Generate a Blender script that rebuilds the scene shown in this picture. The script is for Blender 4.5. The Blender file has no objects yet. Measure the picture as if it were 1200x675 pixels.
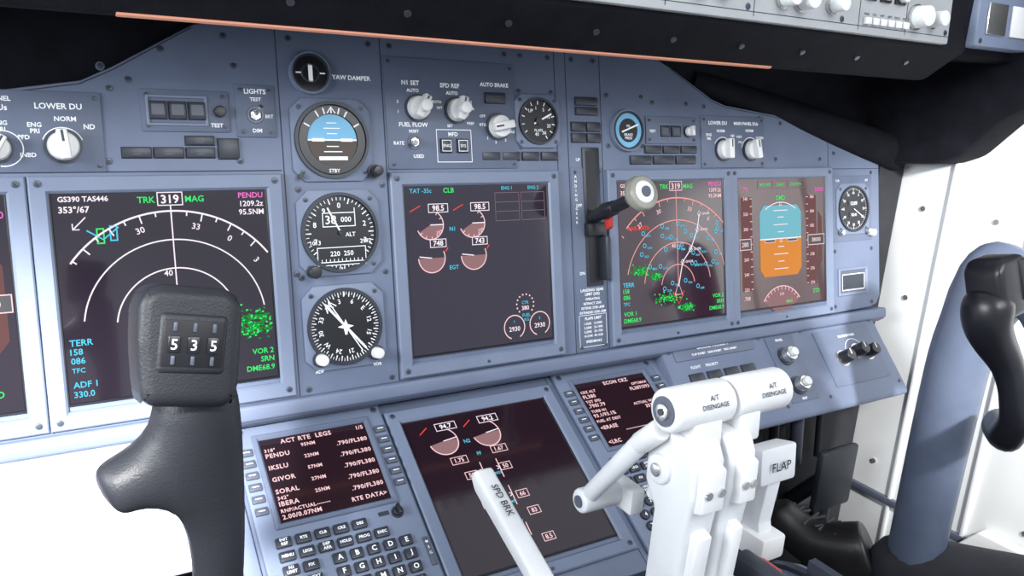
import bpy, bmesh, math, random
from mathutils import Matrix, Vector
random.seed(4)
R=math.radians
sc=bpy.context.scene
col=sc.collection

# ---------------------------------------------------------------- materials
def mat(name,c,rough=.5,metal=0.0,em=0.0,noise=0.0,scale=40,spec=.5,bump=0.0):
    m=bpy.data.materials.new(name);m.use_nodes=True
    nt=m.node_tree;b=nt.nodes['Principled BSDF']
    b.inputs['Roughness'].default_value=rough;b.inputs['Metallic'].default_value=metal
    b.inputs['Specular IOR Level'].default_value=spec
    c4=(c[0],c[1],c[2],1)
    b.inputs['Base Color'].default_value=c4
    if noise>0 or bump>0:
        tc=nt.nodes.new('ShaderNodeTexCoord');n=nt.nodes.new('ShaderNodeTexNoise');n.inputs['Scale'].default_value=scale;n.inputs['Detail'].default_value=6
        nt.links.new(tc.outputs['Object'],n.inputs['Vector'])
        if noise>0:
            r=nt.nodes.new('ShaderNodeValToRGB')
            r.color_ramp.elements[0].position=.3;r.color_ramp.elements[1].position=.7
            r.color_ramp.elements[0].color=(c[0]*(1-noise),c[1]*(1-noise),c[2]*(1-noise),1)
            r.color_ramp.elements[1].color=(min(1,c[0]*(1+noise)),min(1,c[1]*(1+noise)),min(1,c[2]*(1+noise)),1)
            nt.links.new(n.outputs['Fac'],r.inputs['Fac']);nt.links.new(r.outputs['Color'],b.inputs['Base Color'])
        if bump>0:
            bp=nt.nodes.new('ShaderNodeBump');bp.inputs['Strength'].default_value=bump;bp.inputs['Distance'].default_value=.0006
            n2=nt.nodes.new('ShaderNodeTexNoise');n2.inputs['Scale'].default_value=900;nt.links.new(tc.outputs['Object'],n2.inputs['Vector'])
            nt.links.new(n2.outputs['Fac'],bp.inputs['Height']);nt.links.new(bp.outputs['Normal'],b.inputs['Normal'])
    if em>0:
        b.inputs['Emission Color'].default_value=c4;b.inputs['Emission Strength'].default_value=em
    return m
PAN=mat('panel_bluegrey',(.130,.160,.240),.55,noise=.10,scale=14,bump=.15)
BEZ=mat('bezel_bluegrey',(.155,.19,.275),.45,noise=.06,scale=20,bump=.1)
PLT=mat('plate_bluegrey',(.105,.130,.195),.5,noise=.08,scale=25)
SEAM=mat('seam_dark',(.02,.025,.04),.7,noise=.1)
BTN=mat('button_dark',(.024,.028,.04),.4,noise=.15)
BTN2=mat('button_grey',(.07,.08,.11),.4,noise=.1)
BLK=mat('glareshield_black',(.006,.006,.009),.85,noise=.3,bump=.3,spec=.12)
RUB=mat('black_plastic',(.010,.010,.013),.35,noise=.2)
DIAL=mat('dial_black',(.006,.006,.009),.3,noise=.1)
WHT=mat('white_paint',(.68,.69,.70),.42,noise=.04)
SHW=mat('shelf_sunlit_pale',(.50,.53,.60),.5,noise=.05)  # paler than the copilot shelf: sunlight put into the colour
KNB=mat('knob_offwhite',(.74,.74,.73),.35,noise=.05)
MKW=mat('marking_white',(.8,.82,.85),.6,em=.2,noise=.02)
SCR=mat('screw_metal',(.08,.09,.11),.35,metal=.7,noise=.2)
SIL=mat('bright_metal',(.6,.6,.58),.25,metal=.9,noise=.1)
YOK=mat('yoke_grey',(.015,.016,.020),.45,noise=.1,scale=30,bump=.35,spec=.3)
YOB=mat('yoke_black',(.008,.008,.011),.35,noise=.2,spec=.35)
YOR=mat('yoke_recess',(.010,.0105,.013),.45,noise=.1,spec=.25)
COLM=mat('column_bluegrey',(.085,.105,.155),.4,noise=.08,spec=.35)
MCP=mat('mode_panel_grey',(.38,.39,.40),.5,noise=.05)
WALL=mat('sidewall_white',(.78,.79,.78),.6,noise=.04,scale=8)
FLR=mat('floor_dark',(.025,.025,.03),.8,noise=.3)
DRK=mat('structure_dark',(.012,.013,.017),.8,noise=.3)
def scr(name,c):
    m=mat(name,(.008,.006,.009),.10,spec=.6);b=m.node_tree.nodes['Principled BSDF']
    b.inputs['Emission Color'].default_value=(c[0],c[1],c[2],1);b.inputs['Emission Strength'].default_value=1
    b.inputs['Coat Weight'].default_value=.3;b.inputs['Coat Roughness'].default_value=.03
    return m
SN=scr('screen_nav',(.004,.001,.006));SE=scr('screen_engine',(.009,.004,.015));SF=scr('screen_nav_warm',(.024,.005,.013));SP=scr('screen_pfd_warm',(.058,.012,.010));SL=scr('screen_lower',(.010,.002,.005));SCD=scr('screen_cdu',(.012,.002,.003))
def E(n,c,s=1.0):
    m=mat(n,(c[0]*.08,c[1]*.08,c[2]*.08),.6,spec=0);b=m.node_tree.nodes['Principled BSDF']
    b.inputs['Emission Color'].default_value=(c[0],c[1],c[2],1);b.inputs['Emission Strength'].default_value=s
    return m
eW=E('lcd_white',(1,.88,.96));eP=E('lcd_pink',(.98,.62,.66));eG=E('lcd_green',(.05,.82,.16));eC=E('lcd_cyan',(.09,.58,.82));eM=E('lcd_magenta',(.88,.17,.58))
eR=E('lcd_red',(.85,.07,.05));eT=E('lcd_terrain',(.01,.27,.03));eS=E('lcd_sky',(.17,.46,.55));eO=E('lcd_ground',(.68,.24,.05));eD=E('lcd_grey',(.20,.14,.17));eK=E('lcd_gaugefill',(.28,.15,.16));eTp=E('lcd_tape',(.15,.07,.07));eA=E('lcd_arc_warm',(.85,.36,.32))
STR=mat('orange_light_strip',(.45,.18,.11),.5,em=.42)
RED=mat('red_plastic',(.5,.03,.02),.4,noise=.1)
TRN=mat('lever_knob_translucent',(.40,.39,.33),.25,noise=.12);TRN.node_tree.nodes['Principled BSDF'].inputs['Transmission Weight'].default_value=.4
SKY=mat('adi_sky',(.18,.48,.72),.5,noise=.05);GRD=mat('adi_ground',(.05,.03,.02),.5,noise=.05)
LEA=mat('boot_leather',(.012,.011,.011),.35,noise=.3,bump=.4);TRO=mat('trouser_cloth',(.014,.014,.019),.9,noise=.3);LAC=mat('laces',(.05,.05,.05),.8,noise=.2)
DKM=mat('anodised_dark',(.035,.04,.05),.4,metal=.4,noise=.1)

# ---------------------------------------------------------------- frames
def frame(o,tdeg):
    t=R(tdeg)
    ex=Vector((1,0,0));ey=Vector((0,math.sin(t),math.cos(t)));ez=ex.cross(ey)
    M=Matrix(((ex.x,ey.x,ez.x,o[0]),(ex.y,ey.y,ez.y,o[1]),(ex.z,ey.z,ez.z,o[2]),(0,0,0,1)))
    return M
FA=frame((0,0,1.0),12)
FB=frame((-.0166,-.1039,.8026),58.71)
FS=frame((0,-.061,.841),41.6)
FG=frame((0,-.152,1.262),4)
FW=Matrix.Identity(4)
PX=Matrix(((0,0,1,0),(1,0,0,0),(0,1,0,0),(0,0,0,1)))  # (u,v,h)->(x=h,y=u,z=v)

_tc={}
def textmesh(s,bold,sp=1.0):
    k=(s,bold,sp)
    if k in _tc: return _tc[k]
    cu=bpy.data.curves.new('t','FONT');cu.body=s;cu.size=1/.7;cu.align_x='CENTER';cu.align_y='CENTER';cu.resolution_u=2;cu.offset=bold;cu.space_character=sp
    ob=bpy.data.objects.new('t',cu)
    me=ob.to_mesh()
    vs=[v.co.copy() for v in me.vertices];fs=[tuple(p.vertices) for p in me.polygons]
    ob.to_mesh_clear();bpy.data.objects.remove(ob);bpy.data.curves.remove(cu)
    xs=[v.x for v in vs] or [0]
    ys=[v.y for v in vs] or [0]
    r=(vs,fs,min(xs),max(xs),min(ys),max(ys));_tc[k]=r
    return r

class Bd:
    def __init__(s,name,M=FW,parent=None):
        s.n=name;s.M=M;s.bm=bmesh.new();s.mats=[];s.T=Matrix.Identity(4);s.par=parent
    def mi(s,m):
        if m not in s.mats: s.mats.append(m)
        return s.mats.index(m)
    def merge(s,tb,m,T=None):
        i=s.mi(m)
        X=s.T@T if T is not None else s.T
        for f in tb.faces: f.material_index=i
        tb.transform(X)
        me=bpy.data.meshes.new('tmp');tb.to_mesh(me);tb.free();s.bm.from_mesh(me);bpy.data.meshes.remove(me)
    def raw(s,vs,fs,m,T=None):
        tb=bmesh.new();v=[tb.verts.new(x) for x in vs]
        for f in fs:
            try: tb.faces.new([v[k] for k in f])
            except ValueError: pass
        s.merge(tb,m,T)
    def box(s,u0,v0,u1,v1,h0,h1,m,bv=0,T=None,seg=2):
        tb=bmesh.new();bmesh.ops.create_cube(tb,size=1)
        bmesh.ops.scale(tb,vec=(abs(u1-u0),abs(v1-v0),abs(h1-h0)),verts=tb.verts)
        bmesh.ops.translate(tb,vec=((u0+u1)/2,(v0+v1)/2,(h0+h1)/2),verts=tb.verts)
        if bv>0: bmesh.ops.bevel(tb,geom=tb.edges[:],offset=bv,segments=seg,affect='EDGES',profile=.5)
        s.merge(tb,m,T)
    def cyl(s,u,v,r,h0,h1,m,r2=None,seg=32,T=None,bv=0):
        tb=bmesh.new();r2=r if r2 is None else r2
        bmesh.ops.create_cone(tb,cap_ends=True,segments=seg,radius1=r,radius2=r2,depth=h1-h0)
        bmesh.ops.translate(tb,vec=(u,v,(h0+h1)/2),verts=tb.verts)
        if bv>0:
            es=[e for e in tb.edges if abs(e.verts[0].co.z-e.verts[1].co.z)<1e-6]
            bmesh.ops.bevel(tb,geom=es,offset=bv,segments=3,affect='EDGES',profile=.5)
        s.merge(tb,m,T)
    def tube(s,p0,p1,r0,m,r1=None,seg=24,bv=0):
        p0=Vector(p0);p1=Vector(p1);d=p1-p0;L=d.length
        T=Matrix.Translation(p0)@d.to_track_quat('Z','Y').to_matrix().to_4x4()
        s.cyl(0,0,r0,0,L,m,r2=r1,seg=seg,T=T,bv=bv)
    def ring(s,u,v,r0,r1,h0,h1,m,seg=48,T=None):
        vs=[];fs=[]
        for k in range(seg):
            a=2*math.pi*k/seg;c,q=math.cos(a),math.sin(a)
            vs+=[(u+r1*c,v+r1*q,h0),(u+(r1-.6)*c,v+(r1-.6)*q,h1),(u+r0*c,v+r0*q,h1),(u+r0*c,v+r0*q,h0)]
        for k in range(seg):
            n=(k+1)%seg
            for j in range(3): fs.append((4*k+j,4*n+j,4*n+j+1,4*k+j+1))
        s.raw(vs,fs,m,T)
    def poly(s,pts,h0,h1,m,bv=0,T=None,seg=2):
        tb=bmesh.new();vs=[tb.verts.new((p[0],p[1],h0)) for p in pts];f=tb.faces.new(vs)
        f.normal_update()
        if f.normal.z<0: f.normal_flip()
        if h1>h0:
            e=bmesh.ops.extrude_face_region(tb,geom=[f]);nv=[x for x in e['geom'] if isinstance(x,bmesh.types.BMVert)]
            bmesh.ops.translate(tb,vec=(0,0,h1-h0),verts=nv)
            bmesh.ops.recalc_face_normals(tb,faces=tb.faces)
            if bv>0: bmesh.ops.bevel(tb,geom=tb.edges[:],offset=bv,segments=seg,affect='EDGES',profile=.5)
        s.merge(tb,m,T)
    def polyx(s,pts,x0,x1,m,bv=0,seg=2): s.poly(pts,x0,x1,m,bv,T=PX,seg=seg)
    def line(s,pts,w,h,m,T=None,closed=False):
        P=[Vector((p[0],p[1])) for p in pts]
        if closed: P=P+[P[0]]
        vs=[];fs=[]
        for k,p in enumerate(P):
            if closed: a=P[k-1] if k>0 else P[-2];b=P[k+1] if k<len(P)-1 else P[1]
            else: a=P[max(k-1,0)];b=P[min(k+1,len(P)-1)]
            d=(b-a)
            if d.length<1e-9: d=Vector((1,0))
            d.normalize();n=Vector((-d.y,d.x))*w/2
            vs+=[(p.x+n.x,p.y+n.y,h),(p.x-n.x,p.y-n.y,h)]
        for k in range(len(P)-1): fs.append((2*k+1,2*k+3,2*k+2,2*k))
        s.raw(vs,fs,m,T)
    def rect(s,u0,v0,u1,v1,w,h,m):
        s.line([(u0-w/2,v0),(u1+w/2,v0)],w,h,m);s.line([(u0-w/2,v1),(u1+w/2,v1)],w,h,m);s.line([(u0,v0),(u0,v1)],w,h,m);s.line([(u1,v0),(u1,v1)],w,h,m)
    def fill(s,u0,v0,u1,v1,h,m): s.raw([(u0,v0,h),(u1,v0,h),(u1,v1,h),(u0,v1,h)],[(0,1,2,3)],m)
    def arc(s,u,v,r,a0,a1,w,h,m,n=40):
        s.line([(u+r*math.cos(R(a0+(a1-a0)*k/n)),v+r*math.sin(R(a0+(a1-a0)*k/n))) for k in range(n+1)],w,h,m)
    def sector(s,u,v,r,a0,a1,h,m,n=24):
        pts=[(u,v,h)]+[(u+r*math.cos(R(a0+(a1-a0)*k/n)),v+r*math.sin(R(a0+(a1-a0)*k/n)),h) for k in range(n+1)]
        s.raw(pts,[(0,k,k+1) if a1>a0 else (0,k+1,k) for k in range(1,n+1)],m)
    def disc(s,u,v,r,h,m,n=24): s.raw([(u+r*math.cos(2*math.pi*k/n),v+r*math.sin(2*math.pi*k/n),h) for k in range(n)],[tuple(range(n))],m)
    def txt(s,t,u,v,c,m,h=.3,al='C',bold=.012,rot=0,T=None,sp=1.0,sx=1.0):
        vs,fs,x0,x1,y0,y1=textmesh(t,bold,sp)
        dx={'C':-(x0+x1)/2,'L':-x0,'R':-x1}[al]
        dy=-(y0+y1)/2
        M=Matrix.Translation((u,v,h))@Matrix.Rotation(R(rot),4,'Z')@Matrix.Diagonal((c*sx,c,1,1))@Matrix.Translation((dx,dy,0))
        if T is not None: M=T@M
        s.raw([tuple(x) for x in vs],fs,m,M)
    def frm(s,u0,v0,u1,v1,w,h0,h1,m,bv=1.2,sl=2.5):
        def rc(d,h): return [(u0+d,v0+d,h),(u1-d,v0+d,h),(u1-d,v1-d,h),(u0+d,v1-d,h)]
        L=[rc(0,h0),rc(0,h1-bv),rc(bv,h1),rc(w-sl,h1),rc(w-.4,h1-sl),rc(w,h0)]
        vs=sum(L,[]);fs=[]
        for j in range(len(L)-1):
            for k in range(4):
                n=(k+1)%4;fs.append((4*j+k,4*j+n,4*j+4+n,4*j+4+k))
        s.raw(vs,fs,m)
    def screw(s,u,v,r=3.0,h=0):
        s.cyl(u,v,r*1.35,h-.5,h+.15,PLT,seg=20);s.cyl(u,v,r,h,h+1.0,SCR,seg=18,bv=.3)
        a=random.uniform(0,90)
        T=Matrix.Translation((u,v,0))@Matrix.Rotation(R(a),4,'Z')
        s.line([(-r*.7,0),(r*.7,0)],r*.3,h+1.05,SEAM,T=T);s.line([(0,-r*.7),(0,r*.7)],r*.3,h+1.06,SEAM,T=T)
    def knob(s,u,v,r,m=None,ang=90,h=0,H=14):
        m=m or KNB
        s.cyl(u,v,r*1.15,h,h+2,BTN,seg=32);s.cyl(u,v,r,h+2,h+H*.55,m,r2=r*.9,seg=32,bv=.6)
        T=Matrix.Translation((u,v,0))@Matrix.Rotation(R(ang-90),4,'Z')
        s.box(-r*.34,-r*.95,r*.34,r*1.05,h+H*.5,h+H,m,bv=r*.12,T=T)
        s.line([(0,r*.2),(0,r*.95)],r*.16,h+H+.1,BTN,T=T)
    def toggle(s,u,v,ang=90,h=0,L=13,m=None):
        s.cyl(u,v,4.6,h,h+2,SIL,seg=6);s.cyl(u,v,3.3,h+2,h+4,SIL,seg=20)
        d=Vector((math.cos(R(ang))*.45,math.sin(R(ang))*.45,.9)).normalized();p=Vector((u,v,h+3))
        s.tube(p,p+d*L,1.5,m or SIL,r1=2.6,seg=16,bv=.5)
    def done(s):
        S=Matrix.Diagonal((.001,.001,.001,1));s.bm.transform(S)
        me=bpy.data.meshes.new(s.n);s.bm.to_mesh(me);s.bm.free()
        for m in s.mats: me.materials.append(m)
        me.shade_smooth();me.set_sharp_from_angle(angle=R(32))
        ob=bpy.data.objects.new(s.n,me);col.objects.link(ob);ob.matrix_world=s.M
        if s.par: 
            ob.parent=s.par;ob.matrix_parent_inverse=s.par.matrix_world.inverted()
        return ob

# ---------------------------------------------------------------- main instrument panel
p=Bd('main_instrument_panel',FA)
out=[(-684,-112),(-684,122),(-568,150),(-422,168),(-365,178),(-338,192),(-275,230),(-240,238),(242,238),(275,224),(324,199),(345,188),(368,181),(470,170),(568,156),(640,139),(668,128),(684,108),(684,-92),(676,-104),(660,-108),(563,-110)]
p.poly(out,-14,0,PAN,bv=2)
p.line([(-568,148),(-422,165),(-366,175),(-340,188),(-276,227)],1.0,.15,SEAM)
p.line([(276,221),(323,196),(345,185),(368,178),(470,167),(568,153),(640,136),(664,126)],1.0,.15,SEAM)
for u,a,b in [(-204,-110,236),(-102,-110,236),(-408,-110,100),(104,100,236),(119,-110,236),(167,-110,236),(568,-110,154),(371,-110,100)]:
    p.line([(u,a),(u,b)],1.1,.15,SEAM)
p.line([(-684,103),(-206,103)],1.1,.15,SEAM);p.line([(169,99),(566,99)],1.1,.15,SEAM)
p.line([(570,98),(682,98)],.9,.15,SEAM)
for u,v in [(-350,190),(-303,207),(-250,222),(-330,180),(-243,196),(-345,172),(-192,224),(-114,224),(-192,85),(-108,88),(-92,224),(40,224),(60,224),(96,224),(56,186),(98,186),(56,126),(98,128),(128,224),(158,224),(128,-104),(158,-104),(176,186),(228,186),(176,128),(228,128),(245,180),(300,180),(-195,2),(-110,2),(-195,-105),(-110,-105),(330,178),(430,166),(470,160),(550,150),(580,120),(580,-20),(580,-100),(664,-20),(664,-100),(664,92),(-243,112),(-199,6),(-350,112),(460,112),(550,112)]:
    p.screw(u,v,2.6)
p.box(-690,-126,690,-111,-22,7,PAN,bv=3,seg=3)
p.done()

p=Bd('lower_lip',FW)
p.polyx([(-30,884),(-30,876),(-20,868),(20,862),(20,890)],-690,690,PLT,bv=1.5)
p.done()

def shelf(name,x0,x1,m):
    p=Bd(name,FW)
    p.polyx([(-22,884),(-98,800),(-104,792),(-104,786),(-96,782),(12,782),(12,880)],x0,x1,m,bv=2.5)
    return p.done()
shelf('copilot_shelf_panel',246,662,PAN)
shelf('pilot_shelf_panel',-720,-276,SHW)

# ---------------------------------------------------------------- displays
def display(name,cu,cv,M,smat):
    b=Bd(name,M);b.T=Matrix.Translation((cu,cv,0))
    b.frm(-101,-108,101,100,14.5,0,5.5,BEZ)
    b.frm(-87.5,-89,87.5,89,2.5,0,3.2,DIAL,bv=.3,sl=1)
    b.fill(-86,-87.5,86,87.5,2,smat)
    for u,v in [(-94,93.5),(94,93.5),(-94,-101),(94,-101)]: b.screw(u,v,2.4,5.5)
    b.cyl(0,-102.5,1.6,5.5,6.4,SCR,seg=14)
    b.T=Matrix.Translation((cu,cv,2.3))
    return b
def boxed(b,t,u,v,w,h,c,m): 
    b.rect(u-w/2,v-h/2,u+w/2,v+h/2,.7,0,m);b.txt(t,u,v,c,m,h=0,bold=.025)

def nd(b,cx,cy,Rr,warm):
    W=eP if warm else eW;A=eA if warm else eW
    b.txt('GS389 TAS445' if warm else 'GS390 TAS446',-81,81,4.2,W,al='L',h=0,bold=.03)
    b.txt('353°/67',-81,72.5,5,W,al='L',h=0,bold=.03)
    b.line([(-72,56),(-62,66)],.9,0,W);b.line([(-72,61),(-72,56),(-67,56)],.9,0,W)
    b.txt('TRK',cx-19,79,5.2,eG,h=0,bold=.02);b.txt('MAG',cx+20,79,5.2,eG,h=0,bold=.02)
    b.rect(cx-10,74,cx+10,85,.8,0,W);b.txt('319',cx,79.2,7,W,h=0,bold=.03)
    b.txt('PENDU',83,81,4.8,eM,al='R',h=0,bold=.02);b.txt('1209.2z',83,73.5,4.8,W,al='R',h=0,bold=.02);b.txt('95.5NM',83,66,4.8,W,al='R',h=0,bold=.02)
    lim=lambda r:math.degrees(math.acos(min(1,80/r)))
    for k,q in enumerate([1,.75,.5,.25]):
        r=Rr*q;a=lim(r) if r>80 else 8
        b.arc(cx,cy,r,a,180-a,1.1 if k else 1.5,0,A)
    for k in range(-7,8):
        L=7 if k%2==0 else 4
        t=R(90-k*7.5)
        if abs(cx+Rr*math.cos(t))<82:
            b.line([(cx+Rr*math.cos(t),cy+Rr*math.sin(t)),(cx+(Rr-L)*math.cos(t),cy+(Rr-L)*math.sin(t))],1.1,0,A)
    for k,l in [(-4,'27'),(-2,'30'),(1,'33'),(3,'0'),(5,'3')]:
        t=R(90-k*10-3);x=cx+(Rr-12)*math.cos(t);y=cy+(Rr-12)*math.sin(t)
        if l=='27' and not warm: continue
        if abs(x)<80 and y<62: b.txt(l,x,y,5.2,W,h=0,rot=-(k*10+3))
    b.line([(cx,74),(cx,cy+5)],1.0,0,A)
    b.txt('40',cx-6,cy+Rr*.5-4,5,W,h=0);
    b.line([(cx-6,cy-10),(cx,cy+5),(cx+6,cy-10),(cx-6,cy-10)],1.0,0,W)
    for x0,y0 in ([(-52,50),(-42,52)] if not warm else []):
        b.rect(x0-2.5,y0-6,x0+2.5,y0+6,1.1,0,eG if x0<-45 else eC)
    if not warm:
        b.line([(-62,55),(-50,47),(-38,57)],1.2,0,eC)
    b.txt('TERR',-82,-37,5.2,eC,al='L',h=0,bold=.02);b.txt('158',-82,-44.5,5,eG if warm else eC,al='L',h=0,bold=.02);b.txt('086',-82,-52,5,eG if warm else eC,al='L',h=0,bold=.02);b.txt('TFC',-82,-60,4,eC,al='L',h=0)
    b.txt('VOR 1' if warm else 'ADF 1',-82,-72,5,eG if warm else eC,al='L',h=0,bold=.02);b.txt('DME68.9' if warm else '330.0',-82,-80,5,eG if warm else eC,al='L',h=0,bold=.02)
    b.txt('VOR 2',83,-62,4.8,eG,al='R',h=0,bold=.02);b.txt('SRN',83,-69.5,4.8,eG,al='R',h=0,bold=.02);b.txt('DME68.9',83,-77.5,4.8,eG,al='R',h=0,bold=.02)
    rr=random.Random(3 if warm else 9)
    zones=[(62,-31,30,9),(68,-40,20,9)] if not warm else [(20,-72,12,5),(-12,-58,22,7),(-52,-22,16,7),(-30,-30,8,4)]
    for zx,zy,sx,sy in zones:
        for _ in range(150):
            x=zx+rr.gauss(0,.45)*sx;y=zy+rr.gauss(0,.45)*sy
            if abs(x)<83 and abs(y)<85:b.fill(x-.9,y-.7,x+.9,y+.7,-.1-rr.random()*.1,eG if rr.random()<.25 else eT)
    if warm:
        for _ in range(34):
            x=cx+rr.gauss(0,36);y=rr.uniform(-50,36)
            if abs(x)<78:
                b.arc(x,y,2.4,0,360,.9,0,eC,n=10)
                if rr.random()<.6:b.txt(rr.choice(['LFM','IKSLU','ZUR','BRN','ALB','TRA','GVA']),x+4,y-3,2.8,eC,al='L',h=0)
        pts=[(cx,cy),(cx+8,-15),(cx+22,0),(cx+34,24),(cx+38,44)]
        b.line(pts,1.3,.02,eW)
        for x,y in pts[1:]:
            b.line([(x-3,y),(x,y+3.5),(x+3,y),(x,y-3.5)],.8,.03,eW,closed=True);b.txt('GIVOR',x+5,y,3,eW,al='L',h=0)
        b.txt('WXR DATA',-56,30,4.6,eR,h=0,bold=.03)
        b.line([(cx-9,cy-6),(cx,cy-22),(cx+9,cy-6)],1.2,.02,eR)
        b.fill(cx-2,cy-28,cx+2,cy-25,0,eG)

b=display('navigation_display',-309,0,FA,SN);nd(b,4,-30,99,False);b.done()
b=display('navigation_display.001',271,0,FA,SF);nd(b,6,-45,110,True);b.done()

def pfd(b):
    W=eP
    b.fill(-80,-62,-60,62,-.15,eTp);b.fill(47,-62,68,62,-.15,eTp)
    for k in range(-6,7):
        b.line([(-64,k*10),(-60,k*10)],.9,0,W);b.line([(47,k*10),(51,k*10)],.9,0,W)
        if k%2==0:
            b.txt(str(280+k*10),-72,k*10,4.2,W,h=0);b.txt(str(380+k),59,k*10,4.2,W,h=0)
    b.fill(-84,-7,-63,7,.1,DIAL);b.rect(-84,-7,-63,7,.9,.15,W);b.txt('280',-74,0,6,W,h=.15)
    b.fill(50,-7,84,7,.1,DIAL);b.rect(50,-7,84,7,.9,.15,W);b.txt('38000',67,0,5.4,W,h=.15)
    b.poly([(-46,5),(36,5),(36,40),(28,50),(-38,50),(-46,40)],0,0,eS);b.poly([(-46,5),(-46,-36),(-38,-46),(28,-46),(36,-36),(36,5)],0,0,eO)
    b.line([(-46,5),(36,5)],1.2,.1,eW)
    for y,w in [(14,6),(24,14),(34,6),(43,14),(-6,6),(-16,14),(-26,6),(-36,14)]: b.line([(-5-w,y+0),(-5+w,y)],.9,.1,eW)
    b.fill(-36,.5,-17,4,.15,DIAL);b.fill(8,.5,27,4,.15,DIAL);b.rect(-36,.5,-17,4,.5,.2,eW);b.rect(8,.5,27,4,.5,.2,eW);b.rect(-7,.5,-3,4.5,.6,.2,eW)
    b.arc(-5,2,52,55,125,1.0,.1,eW);b.line([(-8,50),(-5,54),(-2,50),(-8,50)],.8,.1,eW)
    b.sector(-5,-104,44,35,145,-.1,eK);b.arc(-5,-104,44,35,145,1.2,0,W)
    for a in range(40,145,10): b.line([(-5+44*math.cos(R(a)),-104+44*math.sin(R(a))),(-5+39*math.cos(R(a)),-104+39*math.sin(R(a)))],1,0,W)
    b.txt('319',-5,-71,4,W,h=0);b.txt('MAG',10,-82,4,eG,h=0)
    b.rect(-48,73,-20,83,.6,0,eD);b.rect(-20,73,10,83,.6,0,eD);b.rect(10,73,42,83,.6,0,eD)
    b.txt('MCP SPD',-34,78,3.6,eG,h=0);b.txt('LNAV',-5,78,3.8,eG,h=0);b.txt('VNAV PTH',26,78,3.4,eG,h=0)
    b.txt('CMD',-5,60,6,eG,h=0);b.txt('.79',-78,72,6,eM,al='L',h=0);b.txt('38000',84,70,5.4,eM,al='R',h=0)
    b.txt('.788',-78,-72,5,W,al='L',h=0);b.txt('STD',66,-72,5.5,eG,h=0)
    b.poly([(72,-40),(80,-30),(80,30),(72,40)],-.1,-.1,eTp);b.line([(72,0),(82,0)],1,0,W)
b=display('primary_flight_display',470,0,FA,SP);pfd(b);b.done()
b=display('primary_flight_display.001',-512,0,FA,SN);pfd(b);b.done()

b=display('engine_display',0,0,FA,SE)
b.txt('TAT -35c',-80,81,4.4,eC,al='L',h=0);b.txt('CLB',-36,81,5,eG,h=0,bold=.02)
for cx,t1,t2 in [(-59,'98.5','748'),(-10,'98.5','743')]:
    b.sector(cx,46,15,-150,0,-.05,eK);b.arc(cx,46,15,-160,55,1.0,0,eP);b.line([(cx,46),(cx+15,46)],1.0,.1,eW)
    boxed(b,t1,cx+10,63,22,8.5,5.6,eW);b.line([(cx-22,60),(cx-10,66)],1,0,eR);b.txt('10',cx+9,38,3.4,eP,h=0)
    for a in range(-140,60,28): b.line([(cx+15*math.cos(R(a)),46+15*math.sin(R(a))),(cx+12*math.cos(R(a)),46+12*math.sin(R(a)))],.8,.05,eP)
    b.sector(cx,12,15,-180,0,-.05,eK);b.arc(cx,12,15,-180,25,1.0,0,eP);b.line([(cx,12),(cx-14,14)],1.0,.1,eW)
    boxed(b,t2,cx+8,27,18,8,5.4,eW)
    b.line([(cx+16,18),(cx+19,22)],1.2,0,eR)
b.txt('N1',-34,41,4.2,eC,h=0);b.txt('EGT',-34,1,4.2,eC,h=0)
b.txt('ENG 1',34,82,3.6,eC,h=0);b.txt('ENG 2',68,82,3.6,eC,h=0)
for x0 in (19,52):
    for y0 in (47,57,67): b.rect(x0,y0,x0+30,y0+10,.6,0,eD)
for cx,cy,t in [(36,-70,'2930'),(69,-69,'2930')]:
    b.arc(cx,cy,13,-60,250,1.1,0,eP);b.txt(t,cx,cy-2,5,eW,h=0);b.txt('1' if cx<50 else '2',cx,cy+6,3,eC,h=0)
for a in range(-40,230,24): b.disc(51+11*math.cos(R(a)),-46+11*math.sin(R(a)),1,0,eP,n=8)
b.txt('CTR',51,-44,3.2,eC,h=0);b.txt('380',51,-50,4.6,eW,h=0);b.txt('FUEL',52,-58,3.4,eC,h=0)
b.txt('KG',52,-63,3.2,eC,h=0)
b.done()

# ---------------------------------------------------------------- standby column
def dial(name,u,v,r,bez=None,square=True):
    b=Bd(name,FA);b.T=Matrix.Translation((u,v,0))
    q=bez or r+4
    if square:
        b.poly([(-q,-q*.72),(-q*.72,-q),(q*.72,-q),(q,-q*.72),(q,q*.72),(q*.72,q),(-q*.72,q),(-q,q*.72)],0,3,BEZ,bv=.8)
        for x in (-1,1):
            for y in (-1,1): b.screw(x*q*.78,y*q*.78,1.9,3)
    b.ring(0,0,r*.93,r+1,0,6,DKM);b.disc(0,0,r*.95,3.3,DIAL,n=48)
    b.T=Matrix.Translation((u,v,3.5))
    return b
def ticks(b,r,n,L,w=.7,a0=0,a1=360,m=None):
    for k in range(n):
        a=R(a0+(a1-a0)*k/n);b.line([(r*math.cos(a),r*math.sin(a)),((r-L)*math.cos(a),(r-L)*math.sin(a))],w,0,m or MKW)
b=dial('yaw_damper_indicator',-174,193,17,21,False)
b.ring(0,0,16,20,-3,1.5,BEZ);b.ring(0,0,7,9,0,.4,DKM);b.fill(-2,-8,2,8,.4,MKW);b.line([(-14,0),(-9,0)],1.2,.2,MKW);b.line([(9,0),(14,0)],1.2,.2,MKW)
b.txt('YAW DAMPER',41,-2,4.2,MKW,h=-3.2,bold=.03);b.done()

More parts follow.
